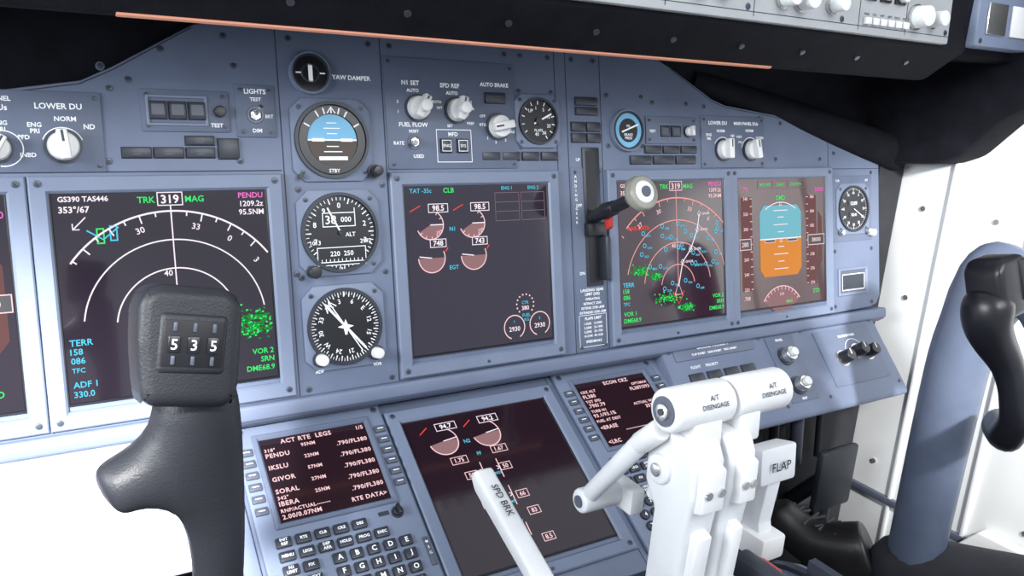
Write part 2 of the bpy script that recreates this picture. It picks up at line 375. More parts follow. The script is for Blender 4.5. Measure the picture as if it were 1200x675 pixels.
b=dial('standby_attitude_indicator',-157,131,36,39)
rr=24
b.ring(0,0,25,33,0,1.2,DIAL)
def half(b,r,a0,a1,y,h,m):
    n=24;pts=[(r*math.cos(R(a0+(a1-a0)*k/n)),r*math.sin(R(a0+(a1-a0)*k/n)),h) for k in range(n+1)]
    b.raw(pts,[tuple(range(n+1))],m)
half(b,rr,0,180,0,.2,SKY);half(b,rr,180,360,0,.2,GRD)
b.line([(-24,0),(24,0)],1.5,.4,MKW)
for y,w in [(6,5),(11,8),(16,5),(-6,6),(-11,9),(-16,6)]: b.line([(-w,y),(w,y)],.9,.4,MKW)
b.fill(-20,-1.5,-8,1.5,.8,MKW);b.fill(8,-1.5,20,1.5,.8,MKW);b.fill(-14,-19,14,-15.5,.6,MKW)
for a in (30,60,75,90,105,120,150): b.line([(25*math.cos(R(a)),25*math.sin(R(a))),(31*math.cos(R(a)),31*math.sin(R(a)))],1.4,1.3,MKW)
b.line([(-4,25),(0,31),(4,25)],1.2,1.35,MKW);b.txt('STBY',0,-29,3.4,MKW,h=1.3)
b.cyl(40,-30,7,0,3,DKM);b.cyl(40,-30,5.5,3,14,RUB,r2=4.8,bv=.8);b.cyl(-33,-34,2.5,0,3,RUB)
b.done()

b=dial('standby_altimeter_airspeed',-155,43,38,41)
ticks(b,34,50,3);ticks(b,34,10,5.5,1.1)
for k in range(10):
    a=R(90-36*k)
    if k not in (4,5,6): b.txt(str(k),26*math.cos(a),26*math.sin(a),5,MKW,h=0)
b.box(-17,6,15,19,0,1,DIAL);b.rect(-17,6,15,19,.8,1.1,MKW);b.txt('38',-9,12.5,8,MKW,h=1.1);b.txt('000',6,12.5,5,MKW,h=1.1)
b.txt('ALT',10,-2,4,MKW,h=0);b.txt('1013',-25,-9,4,MKW,h=0);b.txt('2992',25,-9,4,MKW,h=0)
b.box(-24,-31,24,-14,0,.8,DIAL);b.rect(-24,-31,24,-14,.7,.9,MKW);b.txt('220  250',0,-20,4.6,MKW,h=.9);b.txt('IAS',0,-35,3.4,MKW,h=.1)
b.line([(-22,-28),(22,-28)],.8,.9,MKW)
for k in range(-5,6): b.line([(k*4,-28),(k*4,-25)],.6,.9,MKW)
b.line([(0,0),(-12,24)],1.6,1.5,MKW);b.cyl(0,0,2.5,1,2.2,RUB,seg=16)
b.cyl(-30,-36,6,0,12,RUB,bv=.8);b.done()

b=dial('radio_magnetic_indicator',-156,-48,37,41)
ticks(b,34,72,3,.6);ticks(b,34,36,5,1)
for k,l in enumerate(['N','3','6','E','12','15','S','21','24','W','30','33']):
    a=90-30*k+41;b.txt(l,25*math.cos(R(a)),25*math.sin(R(a)),4.4,MKW,h=0,rot=a-90)
for a,w in [(130,2.2),(122,1)]:
    c,q=math.cos(R(a)),math.sin(R(a));b.line([(-30*c,-30*q),(30*c,30*q)],w,1,MKW);b.line([(22*c-4*q,22*q+4*c),(30*c,30*q),(22*c+4*q,22*q-4*c)],1.2,1.05,MKW)
b.poly([(0,7),(2,2),(8,0),(2,-2),(1,-8),(-1,-8),(-2,-2),(-8,0),(-2,2)],.8,1.2,MKW)
b.line([(0,30),(0,36)],1.6,1,MKW)
for x in (-27,29):
    b.cyl(x,-29,7.5,0,3,DKM);b.cyl(x,-29,6,3,12,KNB,r2=5.2,bv=1);b.txt('ADF' if x<0 else 'VOR',x*1.05,-41,3,MKW,h=-.3)
b.done()

b=dial('flap_position_indicator',78,154,25,29)
ticks(b,22,12,4,1,a0=-60,a1=240)
for l,a in [('UP',130),('1',100),('5',60),('15',20),('25',-20),('30',-60),('40',-100)]: b.txt(l,14.5*math.cos(R(a)),14.5*math.sin(R(a)),3.6,MKW,h=0)
b.line([(-6,-3),(17,8)],1.8,.8,MKW);b.cyl(0,0,4,.5,2,RUB);b.txt('FLAPS',0,-10,3,MKW,h=0);b.done()

b=dial('brake_pressure_gauge',204,146,22,25,False)
b.ring(0,0,21,25,-3,1.5,BEZ);b.disc(0,0,20,.1,SKY,n=40);b.disc(0,0,14,.3,DIAL,n=30);ticks(b,20,18,4,1)
b.line([(-10,-2),(15,7)],1.8,.8,MKW);b.txt('BRAKE',0,-5,3,MKW,h=.5);b.txt('PRESS',0,-9,3,MKW,h=.5);b.txt('PSI',0,5,3,MKW,h=.5);b.done()

b=dial('cockpit_clock',619,40,33,37)
b.T=Matrix.Translation((619,40,0));b.box(-45,-47,45,48,-.5,1.2,PLT,bv=.6);b.T=Matrix.Translation((619,40,3.5))
ticks(b,30,60,2,.6);ticks(b,30,12,4,1)
for k in range(12):
    a=R(90-30*k);b.txt(str(k*5 or 60),23*math.cos(a),23*math.sin(a),3.6,MKW,h=0)
b.box(-12,4,12,12,0,.6,DKM);b.txt('12:09',0,8,5,MKW,h=.7);b.box(-10,-12,10,-5,0,.6,DKM);b.txt('02:41',0,-8.5,4,MKW,h=.7);b.line([(0,0),(20,-12)],1,1,MKW)
for x in (-30,30): b.cyl(x,-33,4,0,6,SIL,bv=.6)
b.cyl(38,-36,5,-2,8,KNB,bv=1);b.txt('CHR',-33,41,3,MKW,h=-2);b.txt('SET',33,41,3,MKW,h=-2);b.done()

b=Bd('registration_plate_holder',FA);b.frm(586,-86,652,-46,5,0,3,BEZ);b.fill(590,-82,648,-50,1,BTN2);b.box(596,-76,642,-57,1,2,DKM,bv=.5);b.rect(594,-78,644,-55,.9,2.1,MKW);b.done()

# ---------------------------------------------------------------- switch / selector plates on panel
def plate(name,u0,v0,u1,v1,M=FA,h=1.6,m=None):
    b=Bd(name,M);b.box(u0,v0,u1,v1,-.5,h,m or PLT,bv=.7)
    for x,y in [(u0+5,v0+5),(u1-5,v0+5),(u0+5,v1-5),(u1-5,v1-5)]: b.screw(x,y,1.9,h)
    return b
def annun(b,u0,v0,u1,v1,h=0,lab=None,c=2.4,m=None):
    b.box(u0,v0,u1,v1,h-.5,h+.6,SEAM,bv=.3);b.box(u0+.8,v0+.8,u1-.8,v1-.8,h,h+2.6,m or BTN,bv=.5)
    if lab:
        n=len(lab)
        for k,l in enumerate(lab): b.txt(l,(u0+u1)/2,(v0+v1)/2+(n-1)*c*.7-k*c*1.4,c,BTN2,h=h+2.7)

b=plate('display_selector_panel',-450,103,-352,168)
H=1.8
b.txt('MAIN PANEL',-430,161,3.6,MKW,h=H,bold=.03);b.txt('DUs',-424,154,4.4,MKW,h=H,bold=.03);b.txt('LOWER DU',-383,156,4.6,MKW,h=H,bold=.03);b.txt('NORM',-379,146,3.8,MKW,h=H,bold=.03)
b.txt('ENG',-401,141,3.6,MKW,h=H,bold=.03);b.txt('PRI',-401,136,3.6,MKW,h=H,bold=.03);b.txt('ND',-362,140,4,MKW,h=H,bold=.03)
b.txt('ENG',-424,142,3.4,MKW,h=H,bold=.03);b.txt('PRI',-424,137,3.4,MKW,h=H,bold=.03);b.txt('PFD',-409,131,3.4,MKW,h=H,bold=.03);b.txt('INBD',-407,117,3.4,MKW,h=H,bold=.03)
b.arc(-382,124,15,20,160,.8,H,MKW);b.arc(-424,122,14,-100,120,.8,H,MKW)
b.knob(-382,124,12,h=H,ang=95,H=16);b.knob(-428,122,10,h=H,ang=60,H=16);b.done()

b=plate('annunciator_test_panel',-322,137,-250,173)
b.frm(-318,142,-268,168,3,1,3,BEZ,bv=.4,sl=1)
for u in (-309,-293,-277):
    annun(b,u-7.5,147,u+7.5,163,1.6);b.fill(u-5,151,u+5,160,4.3,BTN2)
b.cyl(-258,155,5,1.6,7,RUB,bv=.6);b.txt('TEST',-261,143,3.4,MKW,h=H,bold=.03)
b.done()
b=plate('lights_switch_panel',-244,133,-209,180)
b.txt('LIGHTS',-226,174,4.2,MKW,h=H,bold=.03);b.txt('TEST',-226,167,3.2,MKW,h=H,bold=.03);b.txt('BRT',-214.5,152,3,MKW,h=H,bold=.03);b.txt('DIM',-226,139,3.4,MKW,h=H,bold=.03)
b.ring(-227,153,6,8,1,2.5,SCR);b.toggle(-227,153,70,1.6);b.done()
b=Bd('warning_light_buttons',FA)
for r in [(-340,114,-316,124),(-315,114,-290,124),(-289,125,-264,134),(-289,114,-264,124)]: annun(b,*r,lab=['AUTO','LAND'],c=1.8)
annun(b,-262,113,-243,132);b.done()
b=Bd('warning_light_buttons',FA)
for k in range(4): annun(b,6+k*25,111,29+k*25,121,lab=['FLAPS'],c=2)
b.done()
b=Bd('landing_gear_lights',FA)
annun(b,130,173,162,183);annun(b,130,162,162,172)
for x in (123,144.5):
    for y in (131,143.5,): annun(b,x,y,x+20.5,y+11.5)
b.done()
b=Bd('warning_light_buttons',FA)
for k in range(3): annun(b,230+k*29,119,257+k*29,129,lab=['STAB OUT'],c=2);annun(b,207+k*36,106,241+k*36,117,lab=['SPEED'],c=2)
b.done()

b=plate('engine_reference_panel',-100,103,50,214)
B3=.03
b.txt('N1 SET',-72,189,4.4,MKW,h=H,bold=B3);b.txt('AUTO',-70,181.5,3.4,MKW,h=H,bold=B3);b.txt('SPD REF',-28,188,4.4,MKW,h=H,bold=B3);b.txt('AUTO',-26,180.5,3.4,MKW,h=H,bold=B3)
b.txt('AUTO BRAKE',25,191,4,MKW,h=H,bold=B3)
annun(b,12,171,38,183,1.6,lab=['AUTO BRAKE','DISARM'],c=2)
b.knob(-66,164,12,h=H,ang=60,H=18);b.knob(-22,163,12,h=H,ang=75,H=18);b.cyl(-22,163,6,18,27,KNB,bv=1);b.cyl(-66,164,6,18,27,KNB,bv=1)
for l,x,y in [('2',-87,170),('1',-87,160),('BOTH',-44,171),('V1',-5,172),('VR',-3,165),('WT',-41,165),('VREF',-6,150),('SET',-30,147),]: b.txt(l,x,y,2.8,MKW,h=H,bold=B3)
b.knob(27,147,12.5,h=H,ang=-170,H=18)
for l,x,y in [('OFF',9,158),('RTO',9,149),('1',14,135),('2',24,131),('3',36,133),('MAX',44,142)]: b.txt(l,x,y,2.8,MKW,h=H,bold=B3)
b.txt('FUEL FLOW',-71,147.5,4.2,MKW,h=H,bold=B3);b.txt('RESET',-71,141,2.8,MKW,h=H,bold=B3);b.txt('RATE',-88,129,3.4,MKW,h=H,bold=B3);b.txt('USED',-67,116,3.4,MKW,h=H,bold=B3);b.ring(-71,130,6,8,1,2.5,SCR);b.toggle(-71,130,200,1.6)
b.rect(-46,110,-6,143,.7,H,MKW);b.txt('MFD',-27,138.5,4,MKW,h=H,bold=B3)
for x,l in ((-36,'ENG'),(-17,'SYS')):
    annun(b,x-7,119,x+7,134,1.6);b.rect(x-5,121,x+5,132,.6,4.3,MKW);b.txt(l,x,126.5,3,MKW,h=4.3)
b.done()

b=plate('landing_gear_placard',121,-109,166,103,h=1)
b.done()
b=Bd('landing_gear_lever',FA)
b.box(137,-34,161,126,-1,2.2,DKM,bv=1);b.box(141,-30,155,122,1,2.6,DIAL)
b.box(157,-28,163,24,0,14,DKM,bv=2)
b.box(136,24,160,40,0,10,RUB,bv=2)
b.txt('UP',131,112,3.4,MKW,h=1.4,bold=B3);b.txt('OFF',130,60,3.4,MKW,h=1.4,bold=B3);b.txt('DN',131,-18,3.4,MKW,h=1.4,bold=B3)
for k,l in enumerate('LANDING GEAR'): 
    if l!=' ': b.txt(l,126.5,98-k*5.2,3,MKW,h=1.4,bold=B3)
b.tube((147,44,-4),(146,52,30),8,RUB,r1=7.5);b.tube((146,52,28),(146,64,80),7.5,RUB,r1=6.5,bv=.5)
b.tube((146,52,28),(146,56,48),9.5,RUB,r1=8,bv=1)
b.tube((146,63,74),(146,68,89),8,TRN,r1=20,bv=.5,seg=32);b.tube((146,68,89),(146,70,98),20,TRN,r1=18,bv=2,seg=32);b.tube((146,70,97),(146,70.5,99.5),13,KNB,r1=11,seg=24,bv=.6);b.tube((146,70.5,99),(146,70.6,100.5),6,BTN2,r1=6,seg=20)
b.poly([(-5,0),(-4,-16),(4,-20),(6,-4)],-3,3,RED,bv=1,T=Matrix.Translation((152,50,28))@Matrix.Rotation(R(90),4,'Y'))
b.done()
b=Bd('limit_placard',FA)
yy=-38
for l in ['LANDING GEAR','LIMIT (IAS)','OPERATING','RETRACT 235K','EXTEND 270K-.82M','EXTENDED 320K-.82M']:
    b.txt(l,144,yy,2.7 if yy<-48 else 3.2,MKW,h=1.4,bold=B3);yy-=5.2
b.txt('FLAPS LIMIT',144,-71,3.2,MKW,h=1.4,bold=B3);yy=-77
for l in ['1-250K   15-200K','2-250K   25-190K','5-250K   30-175K','10-210K  40-162K']: b.txt(l,144,yy,2.6,MKW,h=1.4,bold=B3);yy-=4.8
b.txt('SPEEDBRAKE',144,-98,2.8,MKW,h=1.4,bold=B3);b.rect(124,-104,163,-67,.5,1.35,MKW);b.done()

b=plate('autopilot_light_panel',233,131,315,164)
b.frm(252,137,290,155,2.5,1,3,BEZ,bv=.4,sl=1)
for u in (262,280): annun(b,u-8,139,u+8,153,1.6);b.fill(u-5,142,u+5,150,4.3,BTN2)
b.knob(300,146,6,h=H,H=12);b.txt('TEST',243,146,3.2,MKW,h=H,bold=B3);b.done()
b=plate('display_selector_panel',323,101,437,167)
b.txt('LOWER DU',352,158,4.4,MKW,h=H,bold=B3);b.txt('MAIN PANEL DUs',403,158,4,MKW,h=H,bold=B3);b.txt('NORM',357,148,3.4,MKW,h=H,bold=B3);b.txt('NORM',409,149,3.4,MKW,h=H,bold=B3)
b.txt('ENG',336,143,3.4,MKW,h=H,bold=B3);b.txt('PRI',336,138,3.4,MKW,h=H,bold=B3);b.txt('ND',378,142,3.2,MKW,h=H,bold=B3);b.txt('INBD',390,141,3,MKW,h=H);b.txt('OUTBD',428,140,3,MKW,h=H);b.txt('PFD',392,134,3,MKW,h=H)
b.arc(360,124,16,30,150,.8,H,MKW);b.arc(410,124,16,10,170,.8,H,MKW)
b.knob(360,124,12.5,h=H,ang=90,H=17);b.knob(410,124,12.5,h=H,ang=100,H=17);b.done()

# ---------------------------------------------------------------- centre lower panel (B)
p=Bd('forward_electronic_panel',FB)
p.box(-262,-130,262,114,-24,0,PAN,bv=2);p.line([(-103.5,-128),(-103.5,112)],1,.15,SEAM);p.line([(103.5,-128),(103.5,112)],1,.15,SEAM)
p.box(-268,-130,-254,114,-10,6,BEZ,bv=2);p.box(254,-130,268,114,-10,6,BEZ,bv=2)
p.done()
b=display('lower_engine_display',0,0,FB,SL)
for cx,t in [(-50,'94.7'),(0,'94.2')]:
    b.sector(cx,56,16,-170,0,-.05,eK);b.arc(cx,56,16,-170,55,1.1,0,eP);boxed(b,t,cx+9,73,23,8.5,5.4,eW);b.line([(cx-22,68),(cx-12,75)],1,0,eR)
    b.line([(cx,56),(cx+16,58)],1,.05,eW)
b.txt('N2',-25,51,4.2,eC,h=0)
for t,x,y in [('1.75',-42,31),('1.67',6,35),('FF',-18,34),('50',-36,12),('50',4,14),('67',-32,-22),('66',8,-20),('84',-28,-42),('83',12,-40),('8.7',-22,-72),('8.5',14,-70)]:
    if t in('FF',): b.txt(t,x,y,4,eC,h=0)
    else: boxed(b,t,x,y,18 if len(t)>3 else 13,8,4.6,eP)
for y,l in [(14,'OIL PRESS'),(-20,'OIL TEMP'),(-42,'OIL QTY'),(-70,'VIB')]: b.txt(l,-12,y-6,2.8,eC,h=0)
for x in (-22,-3):
    for y0,y1 in ((2,24),(-30,-8)):
        b.line([(x,y0),(x,y1)],1,0,eP);b.line([(x-3,y0+10),(x,y0+12),(x-3,y0+14)],1,0,eW)
b.line([(-22,-64),(-22,-50)],1,0,eP);b.line([(-3,-64),(-3,-50)],1,0,eP)
b.done()

def cdu(cu,lines):
    b=Bd('flight_management_keypad',FB);b.T=Matrix.Translation((cu,0,0))
    b.box(-73,-118,73,113,0,6,BEZ,bv=2,seg=3);
    b.frm(-57,0,57,98,6,5,9,PLT);b.fill(-52,5,52,93,6.4,SCD)
    for k in range(6):
        y=81-k*12.2
        for x in (-65,65):
            b.box(x-5.5,y-3.6,x+5.5,y+3.6,5.5,9,BTN2,bv=.8);b.line([(x-3,y),(x+3,y)],.9,9.1,MKW)
    b.T=Matrix.Translation((cu,0,6.7))
    for t,x,y,c,a in lines: b.txt(t,x,y,c,eP,h=0,al=a,bold=.035,sp=1.12)
    b.T=Matrix.Translation((cu,0,0))
    K=[['INIT|REF','RTE','CLB','CRZ','DES'],['MENU','LEGS','DEP|ARR','HOLD','PROG','EXEC'],['N1|LIMIT','FIX'],['PREV|PAGE','NEXT|PAGE']]
    def key(t,x,y,w=13.5,h=9):
        b.box(x-w/2,y-h/2,x+w/2,y+h/2,5,9.6,BTN,bv=1);q=t.split('|')
        c=4.6 if len(t)==1 else 2.6
        for k,l in enumerate(q): b.txt(l,x,y+(len(q)-1)*1.9-k*3.8,c,MKW,h=9.75,bold=.03)
    for r,row in enumerate(K):
        for k,t in enumerate(row): key(t,-54+k*17,-13-r*13)
    b.box(34,-10,44,-6,5,6.5,SEAM);b.knob(52,-10,5,h=6,H=9,m=RUB)
    L='ABCDEFGHIJKLMNOPQRSTUVWXYZ'
    for k in range(25): key(L[k],-12+(k%5)*15.5,-39-(k//5)*13,11.5,9.5)
    for k,t in enumerate(['1','2','3','4','5','6','7','8','9','.','0','+/-']):
        x=-56+(k%3)*14;y=-66-(k//3)*13;b.cyl(x,y,5.4,5,9.6,BTN,bv=.8,seg=24);b.txt(t,x,y,4.4 if len(t)==1 else 3,MKW,h=9.75)
    for x,l in ((-68,'C|A|L|L'),(68,'M|S|G')):
        b.box(x-2.6,-68,x+2.6,-40,5,7.5,BTN2,bv=.5)
        for k,t in enumerate(l.split('|')): b.txt(t,x,-45-k*5.5,2.6,MKW,h=7.6)
    for x in (-66,66):
        for y in (105,-110): b.screw(x,y,2.8,6)
    return b.done()
Ls=[('ACT RTE  LEGS',-8,87.5,4.6,'C'),('1/5',49,87.5,4,'R')]
for k,(wp,dd,nm) in enumerate([('PENDU','318°','95NM'),('IKSLU','','22NM'),('GIVOR','','57NM'),('SORAL','','27NM'),('IBERA','342°','25NM')]):
    y=80-k*12.6
    if dd: Ls.append((dd,-49,y,3.5,'L'))
    Ls+=[(nm,-8,y,3.5,'C'),(wp,-49,y-5.9,4.5,'L'),('.790/FL380',49,y-5.9,4.3,'R')]
Ls+=[('RNP/ACTUAL-------',-49,16.6,3.4,'L'),('2.00/0.07NM',-49,10.5,4.2,'L'),('RTE DATA>',49,12.5,4.2,'R')]
cdu(-177,Ls)
L2=[('ECON CRZ',6,87,4.6,'C'),('CRZ ALT',-49,79.5,3.4,'L'),('OPT/MAX',49,79.5,3.4,'R'),('FL380',-49,73,4.6,'L'),('FL387/393',49,73,4.4,'R'),('TGT SPD',-49,66,3.4,'L'),('.790/.79',-49,60,4.6,'L'),('TURB N1',-49,52.5,3.4,'L'),('93.1/93.1%',-49,46.5,4.4,'L'),('ACTUAL WIND',49,52.5,3.4,'R'),('353°/67',49,46.5,4.4,'R'),('FUEL AT DEST',-49,39,3.4,'L'),('2.4',49,39,4.4,'R'),('----------------',0,22,4,'C'),('<ERASE',-49,30,4.6,'L'),('<LRC',-49,11,4.8,'L'),('RTA>',49,11,4.8,'R')]
cdu(183,L2)

# ---------------------------------------------------------------- copilot shelf controls
b=Bd('panel_light_knobs',FS)
b.box(262,34,400,54,-.5,1.5,PLT,bv=.6);b.txt('GROUND PROXIMITY',330,48,4,MKW,h=1.8,bold=B3);b.txt('FLAP INHIBIT   GEAR INHIBIT   TERR INHIBIT',330,40,2.8,MKW,h=1.8,bold=B3)
b.txt('FLIGHT',290,24,3.6,MKW,bold=B3);b.txt('PRIORITY',318,24,3.6,MKW,bold=B3)
for x in (285,315,345,375): annun(b,x-12,4,x+12,16)
b.box(425,-48,478,46,-.5,1.5,PLT,bv=.6)
for x,y in ((448,16),(448,-26)): b.cyl(x,y,13,1,4,BTN);b.cyl(x,y,10.5,4,16,SIL,r2=9.5,bv=1);b.cyl(x,y,6,16,22,KNB,bv=1)
b.txt('PANEL',450,40,3.4,MKW,h=1.8,bold=B3);b.txt('MAP',450,-44,3.4,MKW,h=1.8,bold=B3)
b.box(520,-40,640,42,-.5,1.5,PLT,bv=.6)
for x,y in ((555,-2),(590,4),(612,0)): b.cyl(x,y,12,1,4,SIL);b.cyl(x,y,9.5,4,20,RUB,r2=8.5,bv=1);b.line([(x,y),(x,y+8)],1.4,20.2,MKW)
b.txt('DU BRIGHTNESS',585,30,3.4,MKW,h=1.8,bold=B3);b.arc(590,4,20,20,160,.8,1.8,MKW)
for x in (256,415,500,652):
    for y in (-50,48): b.screw(x,y,2.6)
b.done()
b=Bd('panel_light_knobs',FS)
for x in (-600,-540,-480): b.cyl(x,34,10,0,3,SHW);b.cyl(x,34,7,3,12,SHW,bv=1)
b.done()

# ---------------------------------------------------------------- glareshield
b=Bd('glareshield',FW)
b.polyx([(-94,1222),(-106,1224),(-150,1258),(-150,1345),(-60,1372),(240,1350),(240,1262),(60,1246)],-720,560,BLK,bv=3)
for x in range(-600,560,90): b.tube((x,-128,1241),(x,-129.5,1239.5),3,SCR,seg=12)
b.done()
b=Bd('glareshield_light_strip',FW);b.polyx([(-103,1221.6),(-106.6,1223),(-106,1224.9),(-98,1223)],-350,282,STR,bv=.25);b.done()
b=Bd('autopilot_mode_panel',FG)
b.box(-560,0,508,74,-4,6,MCP,bv=2);b.line([(-560,8),(508,8)],.8,6.2,SEAM)
for u in (80,190,345,425): b.line([(u,4),(u,72)],1,6.2,SEAM)
for x,r in [(120,9),(150,7),(228,9),(254,10),(300,8),(440,12),(470,9)]:
    b.cyl(x,24,r*1.15,6,9,SIL);b.cyl(x,24,r,9,24,KNB,r2=r*.9,bv=1.2,seg=28)
for x in (55,100,172,205,325): b.box(x-7,34,x+7,48,6,9,BTN,bv=.8);b.box(x-5,36,x+5,46,9,10,KNB,bv=.5)
for k in range(6): b.box(352+k*13,10,362+k*13,17,6,10,KNB,bv=.8);b.txt(['WXR','STA','WPT','ARPT','DATA','POS'][k],357+k*13,20.5,2.4,SEAM,h=6.3)
for x in (360,385,410): b.box(x-9,34,x+9,50,6,8,DIAL,bv=.5);b.cyl(x,42,6,8,16,KNB,bv=1)
for x in (130,240,280): b.box(x-18,46,x+18,62,5,7,DIAL,bv=.5);b.txt('380',x,54,8,eP,h=7.1)
for x in (60,182,318,500): b.screw(x,12,2.6,6)
b.done()
b=Bd('master_caution_panel',FG);b.box(556,2,680,74,-40,10,BEZ,bv=3);b.box(572,16,612,52,10,13,SIL,bv=1);b.box(624,16,664,52,10,13,KNB,bv=1);b.screw(565,8,2.6,10);b.screw(670,8,2.6,10);b.box(508,-2,556,60,-60,-8,RUB,bv=3);b.done()
b=Bd('coaming_side_pad',FW)
b.polyx([(140,1100),(20,1104),(-60,1112),(-95,1128),(-140,1180),(-200,1215),(-500,1235),(-500,1400),(140,1400)],690,760,BLK,bv=8)
b.box(560,-140,730,140,1250,1400,BLK,bv=12)
b.tube((330,70,1205),(720,20,1118),16,BLK,r1=26)
b.box(-780,60,780,148,1100,1250,BLK,bv=6)
b.done()

# ---------------------------------------------------------------- throttle quadrant
b=Bd('throttle_quadrant',FW)
b.polyx([(-620,842),(-420,834),(-360,822),(-300,796),(-250,756),(-222,700),(-216,600),(-216,380),(-620,380)],-118,118,PLT,bv=5)
for x in (-100,-30,30,100):
    b.box(x-4,-600,x+4,-380,830,842.5,SEAM)
    b.polyx([(-420,838),(-360,826),(-300,800),(-255,762),(-262,755),(-420,820)],x-4,x+4,SEAM)
for s_ in (-1,1):
    x0,x1=(1.2,56) if s_>0 else (-56,-1.2)
    b.tube((x0,-357,988),(x1,-357,988),15.5,KNB,seg=48,bv=3.5)
    xe=x0 if s_<0 else x1;d=-1 if s_<0 else 1
    b.tube((xe,-357,988),(xe+d*1.2,-357,988),10.5,BTN2,seg=28);b.tube((xe,-357,988),(xe+d*3,-357,988),6,SIL,seg=20,bv=.5);b.tube((xe,-357,988),(xe+d*4,-357,988),2.4,BTN,seg=16)
    ct=(x0+x1)/2
    n=Vector((0,-.90,.44));c=Vector((ct+5,-357,988))+n*15.9
    T=Matrix(((1,0,0,c.x),(0,.44,-.90,c.y),(0,.90,.44,c.z),(0,0,0,1)))
    b.txt('A/T',0,3,3.6,SEAM,h=0,T=T,bold=.02);b.txt('DISENGAGE',0,-2.6,3.2,SEAM,h=0,T=T,bold=.02)
    b.polyx([(-370,984),(-346,984),(-342,958),(-372,958)],*((-40,-12) if s_<0 else (4,26)),KNB,bv=3)
for a0,a1 in ((-46,-16),(-11,15)):
    b.polyx([(-374,968),(-340,972),(-333,950),(-334,925),(-346,908),(-344,800),(-374,800),(-378,900),(-382,930),(-381,955)],a0,a1,WHT,bv=4,seg=3)
    b.polyx([(-388,952),(-372,958),(-372,915),(-389,922)],a0+5,a1-5,KNB,bv=2)
    b.polyx([(-386,900),(-372,905),(-370,838),(-382,842)],a0+8,a1-8,KNB,bv=2)
    b.tube((a0+9,-390,936),(a0+9,-386,936),3,SIL,seg=16);b.tube((a1-9,-390,936),(a1-9,-386,936),3,SIL,seg=16)
b.tube((-50,-350,940),(20,-350,940),11,WHT,seg=28,bv=2);b.tube((-52,-350,940),(22,-350,940),5,SIL,seg=20,bv=1)
b.box(-52,-392,20,-352,800,850,WHT,bv=5,seg=3)
# reverse thrust levers stowed forward
b.tube((-52,-352,972),(-52,-332,952),8,KNB,bv=2);b.tube((-52,-336,957),(-52,-282,886),7.5,WHT,r1=7,bv=2);b.tube((-60,-279,880),(-22,-279,880),10,WHT,seg=28,bv=3);b.tube((-61,-279,880),(-59,-279,880),5,BTN2,seg=18)
b.tube((-30,-345,935),(-30,-330,905),7,WHT,bv=2);b.box(-24,-300,-10,-270,868,890,KNB,bv=3)
b.box(40,-400,58,-350,822,848,BTN,bv=3);b.box(62,-372,78,-350,822,834,RED,bv=2)
b.done()
b=Bd('speed_brake_lever',FW)
b.polyx([(-198,879),(-192,870),(-200,860),(-300,822),(-345,800),(-345,814),(-300,836)],-110,-92,WHT,bv=3,seg=3)
b.polyx([(-330,826),(-310,832),(-330,760),(-350,760)],-105,-97,SIL,bv=1)
T=Matrix(((0,1,0,-101),(-.929,0,-.37,-236),(-.37,0,.929,865.2),(0,0,0,1)))
b.txt('SPD BRK',-4,0,6,SEAM,h=0.4,T=T,bold=.02)
b.done()
b=Bd('flap_lever',FW)
b.polyx([(-340,890),(-318,894),(-314,916),(-336,922)],76,118,WHT,bv=3)
b.polyx([(-336,895),(-320,895),(-312,850),(-326,800),(-346,800),(-332,850)],90,106,WHT,bv=2)
b.box(84,-345,112,-312,820,842,KNB,bv=3)
T=Matrix(((1,0,0,97),(0,.12,-.99,-340.2),(0,.99,.12,906),(0,0,0,1)))
b.txt('FLAP',0,0,7.5,SEAM,h=.2,T=T,bold=.02)
b.done()

# ---------------------------------------------------------------- skin helper
def skin(name,chains,m,parent=None,sub=2):
    vs=[];es=[];rs=[]
    for ch in chains:
        prev=None
        for q in ch:
            if isinstance(q,int): idx=q
            else:
                vs.append(q[0]);rs.append(q[1]);idx=len(vs)-1
            if prev is not None: es.append((prev,idx))
            prev=idx
    me=bpy.data.meshes.new(name);me.from_pydata(vs,es,[]);ob=bpy.data.objects.new(name,me);col.objects.link(ob)
    ob.modifiers.new('skin','SKIN')
    for k,v in enumerate(me.skin_vertices[0].data):
        r=rs[k];v.radius=r if isinstance(r,tuple) else (r,r);v.use_root=(k==0)
    s=ob.modifiers.new('sub','SUBSURF');s.levels=sub;s.render_levels=sub
    ob.modifiers['skin'].use_smooth_shade=True
    me.materials.append(m)
    if parent: ob.parent=parent;ob.matrix_parent_inverse=parent.matrix_world.inverted()
    return ob
# captain's control yoke (right horn)
M=Matrix.Translation((-.3563,-.353,1.0725))@Matrix.Rotation(R(10),4,'Y')@Matrix.Rotation(R(-14),4,'X')
b=Bd('control_yoke',M)
b.poly([(-17,-27),(20,-27),(23,-20),(22,20),(16,27),(-17,27),(-23,20),(-22,0),(-19,-20)],-18,15,YOK,bv=6,seg=5,T=Matrix(((1,0,0,0),(0,0,1,0),(0,1,0,0),(0,0,0,1))))
b.box(-14,-19.2,15,-12,-12,15,YOK,bv=2.5,seg=3);b.box(-12.5,-19.6,13.5,-14,-9,12,YOR,bv=1,seg=2)
TT=Matrix(((1,0,0,0),(0,0,-1,-20.6),(0,1,0,0),(0,0,0,1)))
for x,t in ((-7.6,'5'),(.6,'3'),(8.8,'5')):
    b.box(x-2.6,-20.4,x+2.6,-14,-2.6,4.8,DIAL,bv=.5);b.txt(t,x,1.1,4.6,MKW,h=0,T=TT)
    for z in (8.8,-5.8): b.box(x-.8,-20.6,x+.8,-16,z-2,z+2,BTN2,bv=.4)
y1=b.done()
Y=-.345
